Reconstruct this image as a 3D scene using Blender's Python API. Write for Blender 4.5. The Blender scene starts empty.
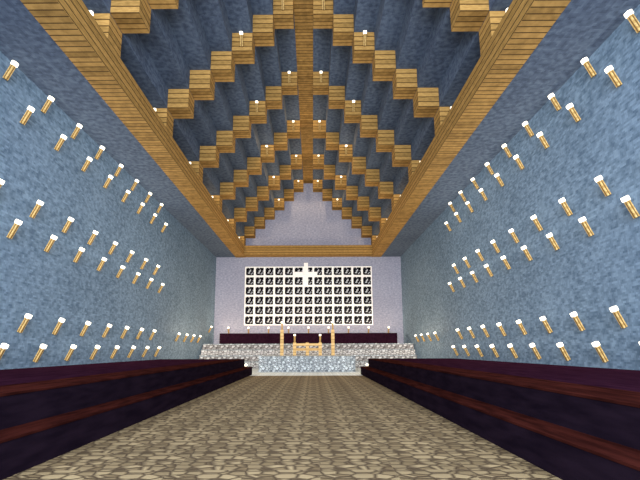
import bpy, bmesh, math
from mathutils import Matrix, Vector

C = bpy.context.scene.collection
SC = bpy.context.scene

# ------------------------------------------------------------------ camera
# world: X right, Y towards the altar wall (Y = 0), Z up, aisle floor at Z = 0
def rot(yaw, pit, rol):
    return Matrix.Rotation(yaw, 3, 'Z') @ Matrix.Rotation(pit, 3, 'X') @ Matrix.Rotation(rol, 3, 'Y')
F_PX, PX, PY = 438.3, 310.8, 275.3
cam = bpy.data.cameras.new('camera')
cam.sensor_width = 36.0
cam.sensor_fit = 'HORIZONTAL'
cam.lens = F_PX / 640 * 36
cam.shift_x = (320 - PX) / 640
cam.shift_y = (PY - 240) / 640
cam.clip_start = 0.05
cam.clip_end = 200
cam_o = bpy.data.objects.new('camera', cam)
C.objects.link(cam_o)
R = rot(.0036, .1671, .0032) @ Matrix.Rotation(math.pi / 2, 3, 'X')
cam_o.matrix_world = Matrix.Translation((.407, -44.2965, 1.6077)) @ R.to_4x4()
SC.camera = cam_o

# ------------------------------------------------------------------ light
world = bpy.data.worlds.new('world')
SC.world = world
world.use_nodes = True
world.node_tree.nodes['Background'].inputs[0].default_value = (.02, .03, .06, 1)
world.node_tree.nodes['Background'].inputs[1].default_value = 1.0

def area(name, loc, rx, sx, sy, power, col):
    l = bpy.data.lights.new(name, 'AREA')
    l.shape = 'RECTANGLE'; l.size = sx; l.size_y = sy; l.energy = power; l.color = col
    o = bpy.data.objects.new(name, l); C.objects.link(o)
    o.location = loc; o.rotation_euler = (rx, 0, 0)
    return o
# fill light added at the rear wall to lift faces turned to the camera
area('rear_fill_light', (0, -51.5, 8.0), math.pi / 2, 17, 14, 15000, (.90, .93, 1.0))
TORCH_POWER = 46                    # torches down the hall
ALTAR_POWER = 190                   # the brighter torches around the altar end
TORCH_COL = (1.0, .88, .72)
ALTAR_COL = (1.0, .72, .45)
ROOF_POWER = 230                    # the torches on the rafters nearest the gable
ROOF_COL = (1.0, .70, .40)

SC.view_settings.view_transform = 'Standard'
SC.view_settings.look = 'None'
SC.view_settings.gamma = 1
SC.view_settings.use_curve_mapping = False
SC.view_settings.exposure = 0.0

# ------------------------------------------------------------------ materials
def new_mat(name, rough=.9, spec=.1):
    m = bpy.data.materials.new(name); m.use_nodes = True
    nt = m.node_tree; b = nt.nodes['Principled BSDF']
    b.inputs['Roughness'].default_value = rough
    b.inputs['Specular IOR Level'].default_value = spec
    return m, nt, b
def N(nt, typ, **kw):
    n = nt.nodes.new(typ)
    for k, v in kw.items(): setattr(n, k, v)
    return n
def math_n(nt, op, a, b=None, c=None):
    n = N(nt, 'ShaderNodeMath', operation=op)
    for i, v in enumerate((a, b, c)):
        if v is None: continue
        if isinstance(v, (int, float)): n.inputs[i].default_value = v
        else: nt.links.new(v, n.inputs[i])
    return n.outputs[0]
def ramp(nt, fac, stops, interp='LINEAR'):
    r = N(nt, 'ShaderNodeValToRGB'); r.color_ramp.interpolation = interp
    e = r.color_ramp.elements
    while len(e) < len(stops): e.new(.5)
    for el, (p, c) in zip(e, stops):
        el.position = p; el.color = (*c, 1)
    nt.links.new(fac, r.inputs[0])
    return r.outputs[0]
def mix(nt, fac, a, b, blend='MIX'):
    m = N(nt, 'ShaderNodeMix', data_type='RGBA', blend_type=blend)
    if isinstance(fac, (int, float)): m.inputs[0].default_value = fac
    else: nt.links.new(fac, m.inputs[0])
    for i, v in ((6, a), (7, b)):
        if isinstance(v, tuple): m.inputs[i].default_value = (*v, 1)
        else: nt.links.new(v, m.inputs[i])
    return m.outputs[2]
def plain(name, col, rough=.8, spec=.1, emit=None):
    m, nt, b = new_mat(name, rough, spec)
    tc = N(nt, 'ShaderNodeTexCoord')
    nz = N(nt, 'ShaderNodeTexNoise'); nz.inputs['Scale'].default_value = 9; nz.inputs['Detail'].default_value = 3
    nt.links.new(tc.outputs['Object'], nz.inputs['Vector'])
    c = ramp(nt, nz.outputs[0], [(.3, tuple(x * .88 for x in col)), (.7, tuple(min(1, x * 1.1) for x in col))])
    nt.links.new(c, b.inputs['Base Color'])
    if emit:
        b.inputs['Emission Color'].default_value = (*emit[0], 1); b.inputs['Emission Strength'].default_value = emit[1]
    return m

def stone(name, dark, light):
    """streaky pixel stone: short horizontal flecks snapped to a 16-per-block grid"""
    m, nt, b = new_mat(name)
    tc = N(nt, 'ShaderNodeTexCoord')
    sn = N(nt, 'ShaderNodeVectorMath', operation='SNAP'); sn.inputs[1].default_value = (.0625,) * 3
    off = N(nt, 'ShaderNodeVectorMath', operation='ADD'); off.inputs[1].default_value = (.031, .031, .031)
    nt.links.new(tc.outputs['Object'], off.inputs[0]); nt.links.new(off.outputs[0], sn.inputs[0])
    mp = N(nt, 'ShaderNodeMapping'); mp.inputs['Scale'].default_value = (5, 5, 11)
    nt.links.new(sn.outputs[0], mp.inputs[0])
    nz = N(nt, 'ShaderNodeTexNoise'); nz.inputs['Scale'].default_value = 1.0; nz.inputs['Detail'].default_value = 2
    nt.links.new(mp.outputs[0], nz.inputs['Vector'])
    n2 = N(nt, 'ShaderNodeTexNoise'); n2.inputs['Scale'].default_value = .35; n2.inputs['Detail'].default_value = 2
    nt.links.new(tc.outputs['Object'], n2.inputs['Vector'])
    f = math_n(nt, 'ADD', math_n(nt, 'MULTIPLY', nz.outputs[0], .82), math_n(nt, 'MULTIPLY', n2.outputs[0], .18))
    c = ramp(nt, f, [(.36, dark), (.5, tuple((x + y) / 2 for x, y in zip(dark, light))), (.64, light)])
    nt.links.new(c, b.inputs['Base Color'])
    return m

def cobble(name, gap, dark, light, scale=4.2):
    """rounded cobbles whose pattern repeats block by block, with seams at the block edges"""
    m, nt, b = new_mat(name)
    tc = N(nt, 'ShaderNodeTexCoord')
    ad = N(nt, 'ShaderNodeVectorMath', operation='ADD'); ad.inputs[1].default_value = (.5, .013, .013)
    fr = N(nt, 'ShaderNodeVectorMath', operation='FRACTION')
    nt.links.new(tc.outputs['Object'], ad.inputs[0]); nt.links.new(ad.outputs[0], fr.inputs[0])
    mp = N(nt, 'ShaderNodeMapping'); mp.inputs['Scale'].default_value = (.8, 1.15, 1.15)
    nt.links.new(fr.outputs[0], mp.inputs[0])
    v1 = N(nt, 'ShaderNodeTexVoronoi', feature='DISTANCE_TO_EDGE'); v1.inputs['Scale'].default_value = scale
    v2 = N(nt, 'ShaderNodeTexVoronoi', feature='F1'); v2.inputs['Scale'].default_value = scale
    for v in (v1, v2): v.inputs['Randomness'].default_value = .8; nt.links.new(mp.outputs[0], v.inputs['Vector'])
    sep = N(nt, 'ShaderNodeSeparateColor'); nt.links.new(v2.outputs['Color'], sep.inputs[0])
    cell = ramp(nt, sep.outputs[0], [(0, dark), (1, light)])
    nz = N(nt, 'ShaderNodeTexNoise'); nz.inputs['Scale'].default_value = .8; nz.inputs['Detail'].default_value = 3
    nt.links.new(tc.outputs['Object'], nz.inputs['Vector'])
    cell = mix(nt, 1.0, cell, ramp(nt, nz.outputs[0], [(.3, (.82, .82, .82)), (.7, (1.1, 1.1, 1.1))]), 'MULTIPLY')
    e = ramp(nt, v1.outputs['Distance'], [(.0, (0, 0, 0)), (.16, (1, 1, 1))])
    nt.links.new(mix(nt, e, gap, cell), b.inputs['Base Color'])
    bp = N(nt, 'ShaderNodeBump'); bp.inputs['Strength'].default_value = .5; bp.inputs['Distance'].default_value = .04
    nt.links.new(e, bp.inputs['Height']); nt.links.new(bp.outputs[0], b.inputs['Normal'])
    return m

def planks(name, gap, dark, light):
    """four boards per block; boards run level on upright faces and across on undersides"""
    m, nt, b = new_mat(name, .8)
    tc = N(nt, 'ShaderNodeTexCoord'); g = N(nt, 'ShaderNodeNewGeometry')
    s = N(nt, 'ShaderNodeSeparateXYZ'); nt.links.new(tc.outputs['Object'], s.inputs[0])
    sn = N(nt, 'ShaderNodeSeparateXYZ'); nt.links.new(g.outputs['Normal'], sn.inputs[0])
    up = math_n(nt, 'GREATER_THAN', math_n(nt, 'ABSOLUTE', sn.outputs[2]), .5)
    c = math_n(nt, 'ADD', math_n(nt, 'MULTIPLY', s.outputs[1], up),
               math_n(nt, 'MULTIPLY', s.outputs[2], math_n(nt, 'SUBTRACT', 1, up)))
    c4 = math_n(nt, 'MULTIPLY', math_n(nt, 'ADD', c, .012), 4)
    line = math_n(nt, 'LESS_THAN', math_n(nt, 'FRACT', c4), .17)
    row = math_n(nt, 'FLOOR', c4)
    wn = N(nt, 'ShaderNodeTexWhiteNoise', noise_dimensions='1D'); nt.links.new(row, wn.inputs['W'])
    mp = N(nt, 'ShaderNodeMapping'); mp.inputs['Scale'].default_value = (3, 3, 14)
    nt.links.new(tc.outputs['Object'], mp.inputs[0])
    nz = N(nt, 'ShaderNodeTexNoise'); nz.inputs['Scale'].default_value = 1.3; nz.inputs['Detail'].default_value = 3
    nt.links.new(mp.outputs[0], nz.inputs['Vector'])
    f = math_n(nt, 'ADD', math_n(nt, 'MULTIPLY', nz.outputs[0], .75), math_n(nt, 'MULTIPLY', wn.outputs['Value'], .25))
    col = ramp(nt, f, [(.3, dark), (.68, light)])
    nt.links.new(mix(nt, line, col, gap), b.inputs['Base Color'])
    return m

def streak_wood(name, dark, light):
    m, nt, b = new_mat(name, .9, 0)
    tc = N(nt, 'ShaderNodeTexCoord')
    mp = N(nt, 'ShaderNodeMapping'); mp.inputs['Scale'].default_value = (5, .8, 5)
    nt.links.new(tc.outputs['Object'], mp.inputs[0])
    nz = N(nt, 'ShaderNodeTexNoise'); nz.inputs['Scale'].default_value = 1.5; nz.inputs['Detail'].default_value = 4
    nt.links.new(mp.outputs[0], nz.inputs['Vector'])
    nt.links.new(ramp(nt, nz.outputs[0], [(.35, dark), (.65, light)]), b.inputs['Base Color'])
    return m

def torch_wood():
    m, nt, b = new_mat('torch_stick', .8)
    tc = N(nt, 'ShaderNodeTexCoord')
    s = N(nt, 'ShaderNodeSeparateXYZ'); nt.links.new(tc.outputs['Object'], s.inputs[0])
    gx = math_n(nt, 'LESS_THAN', math_n(nt, 'ABSOLUTE', s.outputs[0]), .02)
    gy = math_n(nt, 'LESS_THAN', math_n(nt, 'ABSOLUTE', s.outputs[1]), .02)
    nz = N(nt, 'ShaderNodeTexNoise'); nz.inputs['Scale'].default_value = 14
    nt.links.new(tc.outputs['Object'], nz.inputs['Vector'])
    c = ramp(nt, nz.outputs[0], [(.35, (.34, .21, .06)), (.65, (.62, .44, .18))])
    nt.links.new(mix(nt, math_n(nt, 'MAXIMUM', gx, gy), c, (.16, .09, .03)), b.inputs['Base Color'])
    return m

M = {}
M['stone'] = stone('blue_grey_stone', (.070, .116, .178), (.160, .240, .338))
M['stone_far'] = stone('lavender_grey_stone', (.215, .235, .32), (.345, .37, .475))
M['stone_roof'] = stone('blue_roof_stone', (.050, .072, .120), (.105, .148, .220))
M['cobble_floor'] = cobble('tan_cobble', (.05, .035, .022), (.125, .094, .052), (.285, .228, .132), 5.6)
M['cobble_grey'] = cobble('grey_cobble', (.09, .11, .13), (.29, .34, .38), (.64, .73, .79), 5.5)
M['cobble_brown'] = cobble('brown_grey_cobble', (.07, .065, .07), (.23, .235, .245), (.56, .59, .62), 4.6)
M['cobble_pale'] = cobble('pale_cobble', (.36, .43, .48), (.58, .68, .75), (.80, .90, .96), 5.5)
M['planks'] = planks('oak_planks', (.062, .032, .009), (.21, .125, .036), (.42, .255, .08))
M['dark'] = streak_wood('blue_black_board', (.007, .0045, .009), (.013, .008, .015))
M['purple'] = streak_wood('purple_black_board', (.014, .004, .010), (.026, .008, .018))
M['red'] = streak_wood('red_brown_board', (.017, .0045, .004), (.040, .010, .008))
M['white'] = plain('white_frame', (.92, .94, .93), .6)
M['glass'] = plain('night_glass', (.003, .003, .006), .3, .03)
M['streak'] = plain('pane_streak', (.50, .52, .56), .6)
M['fence'] = planks('pale_fence_wood', (.30, .19, .07), (.50, .34, .14), (.72, .52, .25))
M['stick'] = torch_wood()
M['flame'] = plain('torch_flame', (1, .95, .8), .6, .1, ((1.0, .92, .74), 1.7))

# ------------------------------------------------------------------ helpers
def bm_box(bm, x0, x1, y0, y1, z0, z1):
    v = [bm.verts.new((x, y, z)) for x in (x0, x1) for y in (y0, y1) for z in (z0, z1)]
    for f in ((0, 1, 3, 2), (4, 6, 7, 5), (0, 4, 5, 1), (2, 3, 7, 6), (0, 2, 6, 4), (1, 5, 7, 3)):
        bm.faces.new([v[i] for i in f])
def mesh_of(boxes, bevel=0):
    bm = bmesh.new()
    for b in boxes: bm_box(bm, *b)
    if bevel:
        bmesh.ops.bevel(bm, geom=list(bm.edges), offset=bevel, segments=1, affect='EDGES')
    bmesh.ops.recalc_face_normals(bm, faces=list(bm.faces))
    return bm
def obj(name, bm, mat, parent=None, loc=None):
    me = bpy.data.meshes.new(name); bm.to_mesh(me); bm.free()
    me.materials.append(mat)
    o = bpy.data.objects.new(name, me); C.objects.link(o)
    if parent: o.parent = parent
    if loc: o.location = loc
    return o
def empty(name, loc=(0, 0, 0)):
    o = bpy.data.objects.new(name, None); C.objects.link(o); o.location = loc
    o.empty_display_size = .2
    return o
def tag(o, label, cat, group=None):
    o['label'] = label; o['category'] = cat
    if group: o['group'] = group
    return o
def struct(name, boxes, mat, label=None, cat=None):
    o = obj(name, mesh_of(boxes), mat); o['kind'] = 'structure'
    if label: tag(o, label, cat)
    return o

# ------------------------------------------------------------------ the setting
YR = -52.0                                    # rear of the hall, behind the camera
struct('floor', [(-9.5, 9.5, YR, -16.6, -.4, 0)], M['cobble_floor'], 'tan cobblestone floor of the long central aisle', 'floor')
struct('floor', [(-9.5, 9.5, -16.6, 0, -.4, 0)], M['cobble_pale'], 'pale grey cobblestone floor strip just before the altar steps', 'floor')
struct('wall_left', [(-10, -9.5, YR, 0, 0, 11)], M['stone'], 'long blue-grey stone wall on the left, lined with torches', 'wall')
struct('wall_right', [(9.5, 10, YR, 0, 0, 11)], M['stone'], 'long blue-grey stone wall on the right, lined with torches', 'wall')
struct('wall_far', [(-10, -6.5, 0, .5, 0, 21.5), (6.5, 10, 0, .5, 0, 21.5), (-6.5, 6.5, 0, .5, 0, 4), (-6.5, 6.5, 0, .5, 10, 21.5)],
       M['stone_far'], 'pale lavender-grey end wall and gable around the big window', 'wall')
struct('wall_rear', [(-10, 10, YR - .5, YR, 0, 21.5)], M['stone'], 'blue-grey stone wall behind the viewer', 'wall')
ceil = []
for s in (-1, 1):
    def sp(a, b, z0, z1):
        ceil.append((min(s * a, s * b), max(s * a, s * b), YR, 0, z0, z1))
    sp(7.5, 10, 11.3, 14.3)                   # upright above the beam
    for k in range(1, 8): sp(k - .5, k + .5, 20 - k, 21.3 - k)
for s, side in ((-1, 'left'), (1, 'right')):
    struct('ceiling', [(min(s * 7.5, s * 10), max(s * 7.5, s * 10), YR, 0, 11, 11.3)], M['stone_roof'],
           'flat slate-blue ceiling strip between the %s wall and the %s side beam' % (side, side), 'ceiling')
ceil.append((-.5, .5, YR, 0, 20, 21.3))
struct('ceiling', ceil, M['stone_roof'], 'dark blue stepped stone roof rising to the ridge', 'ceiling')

# window: 13 x 6 square panes of dark glass in white frames
win = empty('window_1', (0, 0, 4)); win['kind'] = 'structure'
tag(win, 'large white-framed window of many dark square panes on the end wall', 'window')
fr = []; bw = .095
for i in range(14):
    x = -6.5 + i; fr.append((max(-6.5, x - bw), min(6.5, x + bw), -.02, .16, 0, 6))
for j in range(7):
    for i in range(13):
        fr.append((-6.5 + i + (bw), -5.5 + i - bw, -.02, .16, max(0, j - bw), min(6, j + bw)))
obj('window_frame', mesh_of(fr), M['white'], win)
obj('window_panes', mesh_of([(-6.5, 6.5, .08, .3, 0, 6)]), M['glass'], win)
PAT = ["W..W....",
       "........",
       "....W...",
       "...WW..W",
       "...W....",
       "..WW..W.",
       ".....W..",
       "W......."]
st = []
cw = (1 - 2 * bw) / 8
for i in range(13):
    for j in range(6):
        for r, line in enumerate(PAT):
            for c, ch in enumerate(line):
                if ch == 'W':
                    x = -6.5 + i + bw + c * cw; z = j + 1 - bw - (r + 1) * cw
                    st.append((x, x + cw, .05, .0805, z, z + cw))
obj('pane_streaks', mesh_of(st), M['streak'], win)

# ------------------------------------------------------------------ roof timbers
ORD = ['first', 'second', 'third', 'fourth', 'fifth', 'sixth', 'seventh', 'eighth', 'ninth', 'tenth']
G = .004
def beam(name, box, label, cat='beam', group=None):
    return tag(obj(name, mesh_of([box]), M['planks']), label, cat, group)
beam('ridge_beam', (-.5, .5, YR, -G, 18.99, 19.995), 'long plank ridge beam running down the middle of the roof')
beam('side_beam', (-7.496, -6.5, YR, -G, 10.97, 12), 'thick plank beam along the foot of the left roof slope')
beam('side_beam', (6.5, 7.496, YR, -G, 10.97, 12), 'thick plank beam along the foot of the right roof slope')
beam('cross_beam', (-6.496, 6.496, -1, -G, 11, 12), 'orange plank cross beam under the gable above the window')

block_me = None
def make_rafter(s):
    t = empty('stepped_rafter')
    for k in range(1, 8):
        b = obj('step_block', mesh_of([(-.498, .498, .004, .996, .004 if k == 7 else 0, .996)], .006), M['planks'], t, (s * k, 0, 19 - k))
    return t
def copy_tree(o, parent=None):
    c = o.copy(); C.objects.link(c)
    if parent: c.parent = parent
    for ch in list(o.children): copy_tree(ch, c)
    return c
RIBS = [-1, -7, -13, -19, -25, -31]
for s, side in ((-1, 'left'), (1, 'right')):
    proto = make_rafter(s)
    for i, y in enumerate(RIBS):
        o = proto if i == 0 else copy_tree(proto)
        o.location = (0, y, 0)
        where = 'against the gable wall' if i == 0 else '%s from the gable wall' % ORD[i]
        if i == 5: where = 'nearest the viewer, sixth from the gable wall'
        tag(o, 'stepped plank-block rafter on the %s roof slope, %s' % (side, where), 'rafter', 'stepped rafters of the %s roof slope' % side)

# ------------------------------------------------------------------ pews
for s, side in ((-1, 'left'), (1, 'right')):
    def sp(a, b, y0, y1, z0, z1):
        return (min(s * a, s * b), max(s * a, s * b), y0, y1, z0, z1)
    ye = -15.4
    t = empty('stepped_pew', (0, 0, 0))
    tag(t, 'long dark two-step pew with red-brown boards along the %s of the aisle' % side, 'pew', 'long stepped pews')
    obj('lower_step', mesh_of([sp(3.5, 4.0, YR + .02, ye, 0, .46)]), M['dark'], t)
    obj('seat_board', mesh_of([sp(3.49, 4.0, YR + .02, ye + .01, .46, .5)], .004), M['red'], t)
    obj('upper_step', mesh_of([sp(4.0, 5.0, YR + .02, ye, 0, .96)]), M['dark'], t)
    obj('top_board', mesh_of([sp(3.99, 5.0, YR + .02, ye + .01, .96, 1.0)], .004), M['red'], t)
    p = obj('side_platform', mesh_of([sp(5.0, 9.475, YR + .03, ye, 0, 1.0)]), M['purple'])
    tag(p, 'flat purple-black raised platform between the %s pew and the %s wall' % (side, side), 'platform', 'raised side platforms')

# ------------------------------------------------------------------ altar end
d = obj('stone_dais', mesh_of([(-3.5, 3.5, -12, -6, 0, 1.12)], .01), M['cobble_grey'])
tag(d, 'grey cobblestone block dais at the head of the aisle, before the steps', 'dais')
t = empty('altar_steps', (0, -6, 0))
tag(t, 'wide flight of brownish-grey cobblestone steps across the altar end', 'steps')
for y0, y1, z0, z1 in ((.01, 5.975, 0, .58), (.5, 5.975, .58, 1.1), (1, 5.975, 1.1, 1.61), (1.5, 5.975, 1.61, 2.1)):
    st_o = obj('step', mesh_of([(-9.475, 9.475, y0 + .05, y1, z0, z1 - .08)]), M['cobble_brown'], t)
    obj('tread', mesh_of([(-9.475, 9.475, y0, y1, z1 - .08, z1)], .015), M['cobble_grey'], st_o)
lw = obj('parapet', mesh_of([(-8.5 + i + .001, -7.5 + i - .001, -2, -1, 2.1, 3.13) for i in range(17)], .006), M['purple'])
tag(lw, 'low purple-black block parapet standing on the top step below the window', 'parapet')

def post_boxes(h):
    return [(-.125, .125, -.125, .125, 0, h)]
YF = -9.5
rail = empty('altar_rail', (0, YF, 1.12))
tag(rail, 'pale wooden altar rail of three posts and double bars on the dais', 'rail')
for x in (-1, 0, 1):
    obj('post', mesh_of(post_boxes(1), .008), M['fence'], rail, (x, 0, 0))
for x in (-.5, .5):
    for z in (.38, .75):
        obj('bar', mesh_of([(-.374, .374, -.0625, .0625, z, z + .19)], .006), M['fence'], rail, (x, 0, 0))
for x, side in ((-2, 'left'), (2, 'right')):
    o = obj('fence_post', mesh_of([(-.125, .125, -.125, .125, 0, .996), (-.125, .125, -.125, .125, 1.0, 2)], .008), M['fence'], None, (x, YF, 1.12))
    tag(o, 'tall pale wooden post standing on the dais %s of the altar rail' % side, 'post', 'tall posts beside the altar rail')

cr = empty('cross', (-.24, -.021, 9.2))  # the game's on-screen crosshair, added as a solid shape on the window
tag(cr, 'white screen crosshair with equal arms, built solid on the upper middle of the window', 'cross')
obj('upright', mesh_of([(-.21, .21, -.12, 0, -1.12, 1.16)], .01), M['white'], cr)
obj('crossbar', mesh_of([(-1.15, -.212, -.12, 0, -.2, .22), (.212, 1.15, -.12, 0, -.2, .22)], .01), M['white'], cr)

# ------------------------------------------------------------------ torches
def make_lamp(power, col):
    lamp = bpy.data.lights.new('torch_glow', 'POINT')
    lamp.energy = power; lamp.color = col; lamp.shadow_soft_size = .12
    lamp.use_nodes = True
    lnt = lamp.node_tree
    em = [n for n in lnt.nodes if n.type == 'EMISSION'][0]
    lf = lnt.nodes.new('ShaderNodeLightFalloff'); lf.inputs['Strength'].default_value = 1.0; lf.inputs['Smooth'].default_value = 8.0
    lnt.links.new(lf.outputs['Quadratic'], em.inputs['Strength'])
    return lamp
lamp = make_lamp(TORCH_POWER, TORCH_COL)
altar_lamp = make_lamp(ALTAR_POWER, ALTAR_COL)
roof_lamp = make_lamp(ROOF_POWER, ROOF_COL)

def make_torch(name, tilt):
    """stands at its base; a tilted one leans towards -Y, its back edge on the wall plane Y = 0"""
    t = empty(name)
    m = Matrix.Rotation(tilt, 4, 'X')
    st = obj('stick', mesh_of([(-.06, .06, -.06, .06, 0, .52)], .006), M['stick'], t)
    fl = obj('flame', mesh_of([(-.08, .08, -.08, .08, .521, .66)], .015), M['flame'], t)
    for o in (st, fl):
        o.matrix_local = Matrix.Translation((0, -.058 if tilt else 0, 0)) @ m
    l = bpy.data.objects.new('torch_glow', lamp); C.objects.link(l); l.parent = t
    l.location = (0, -.62, .62) if tilt else (0, -.2, .95)
    return t
wall_proto = make_torch('wall_torch', math.radians(25))
stand_proto = make_torch('standing_torch', 0)
used = set()
def torch(proto, loc, rz, label, group):
    if proto.name not in used: used.add(proto.name); o = proto
    else: o = copy_tree(proto)
    o.location = loc; o.rotation_euler = (0, 0, rz)
    for ch in o.children:
        if ch.type == 'LIGHT':
            ch.data = roof_lamp if loc[2] > 11.5 and loc[1] > -14 else altar_lamp if loc[1] > -14.9 else lamp
    return tag(o, label, 'torch', group)
TZ = .20
cam_m = cam_o.matrix_world.inverted()
def in_view(x, y, z):
    p = cam_m @ Vector((x, y, z))
    if p.z > -1: return False
    u = PX + F_PX * p.x / -p.z; v = PY - F_PX * p.y / -p.z
    return -10 < u < 650 and -12 < v < 492
ROWS = [(10, -17.5, 'topmost'), (9, -16.5, 'second highest'), (6, -17.5, 'third highest'),
        (5, -16.5, 'fourth highest'), (2, -17.5, 'fifth highest'), (1, -16.5, 'lowest')]
NTH = {0: 'altar-most'}
for s, side in ((-1, 'left'), (1, 'right')):
    for z, y0, rn in ROWS:
        for n in range(9):
            y = y0 - 2 * n
            if not in_view(s * 9.2, y, z + .75): continue
            pos = 'nearest the altar' if n == 0 else '%s from the altar' % ORD[n]
            torch(wall_proto, (s * 9.5, y, z + TZ), -s * math.pi / 2 if s > 0 else math.pi / 2,
                  'torch %s in the %s row of the %s wall' % (pos, rn, side), 'torches in the %s long row of the %s wall' % (rn, side))
    for n, y in enumerate((-12.5, -10.5, -8.5, -6.5)):
        torch(wall_proto, (s * 9.5, y, 2 + TZ), -s * math.pi / 2 if s > 0 else math.pi / 2,
              'small torch on the %s wall beyond the pew end, %s towards the altar' % (side, ORD[n]), 'far torches beside the altar steps on the %s wall' % side)
torch(wall_proto, (-9.5, -2.5, 3 + TZ), math.pi / 2, 'lone far torch high on the left wall above the top step', None)
for n, x in enumerate(range(-8, 9, 2)):
    lab = 'torch on the end wall under the window, in the middle of its row' if n == 4 else \
        'torch on the end wall behind the dark parapet, %s from the %s' % ((ORD[n], 'left') if n < 4 else (ORD[8 - n], 'right'))
    torch(wall_proto, (x, 0, 3 + TZ), 0, lab, 'torches along the end wall under the window')
for s, side in ((-1, 'left'), (1, 'right')):
    for i, y in enumerate(RIBS):
        nm = 'rafter at the gable wall' if i == 0 else '%s rafter from the gable' % ORD[i]
        for k, w in ((1, 'block beside the ridge'), (3, 'third block down'), (7, 'foot block')):
            if not in_view(s * k, y - .3, 19.75 - k): continue
            torch(wall_proto, (s * k, y, 19 - k + TZ), 0, 'roof torch on the %s, %s slope, %s' % (w, side, nm),
                  'torches on the %s roof rafters' % side)
for x, side in ((-1, 'left'), (1, 'right')):
    torch(stand_proto, (x, YF, 2.12), 0, 'torch standing on the %s end post of the low altar rail' % side, 'torches on the altar rail')
for x, side in ((-2, 'left'), (2, 'right')):
    torch(stand_proto, (x, YF, 3.12), 0, 'torch on top of the tall post %s of the altar rail' % side, 'torches on the tall posts')
for x, side in ((-4, 'left'), (4, 'right')):
    torch(stand_proto, (x, -14.8, 0), 0, 'torch standing on the floor at the altar end of the %s pew' % side, 'torches on the floor at the pew ends')
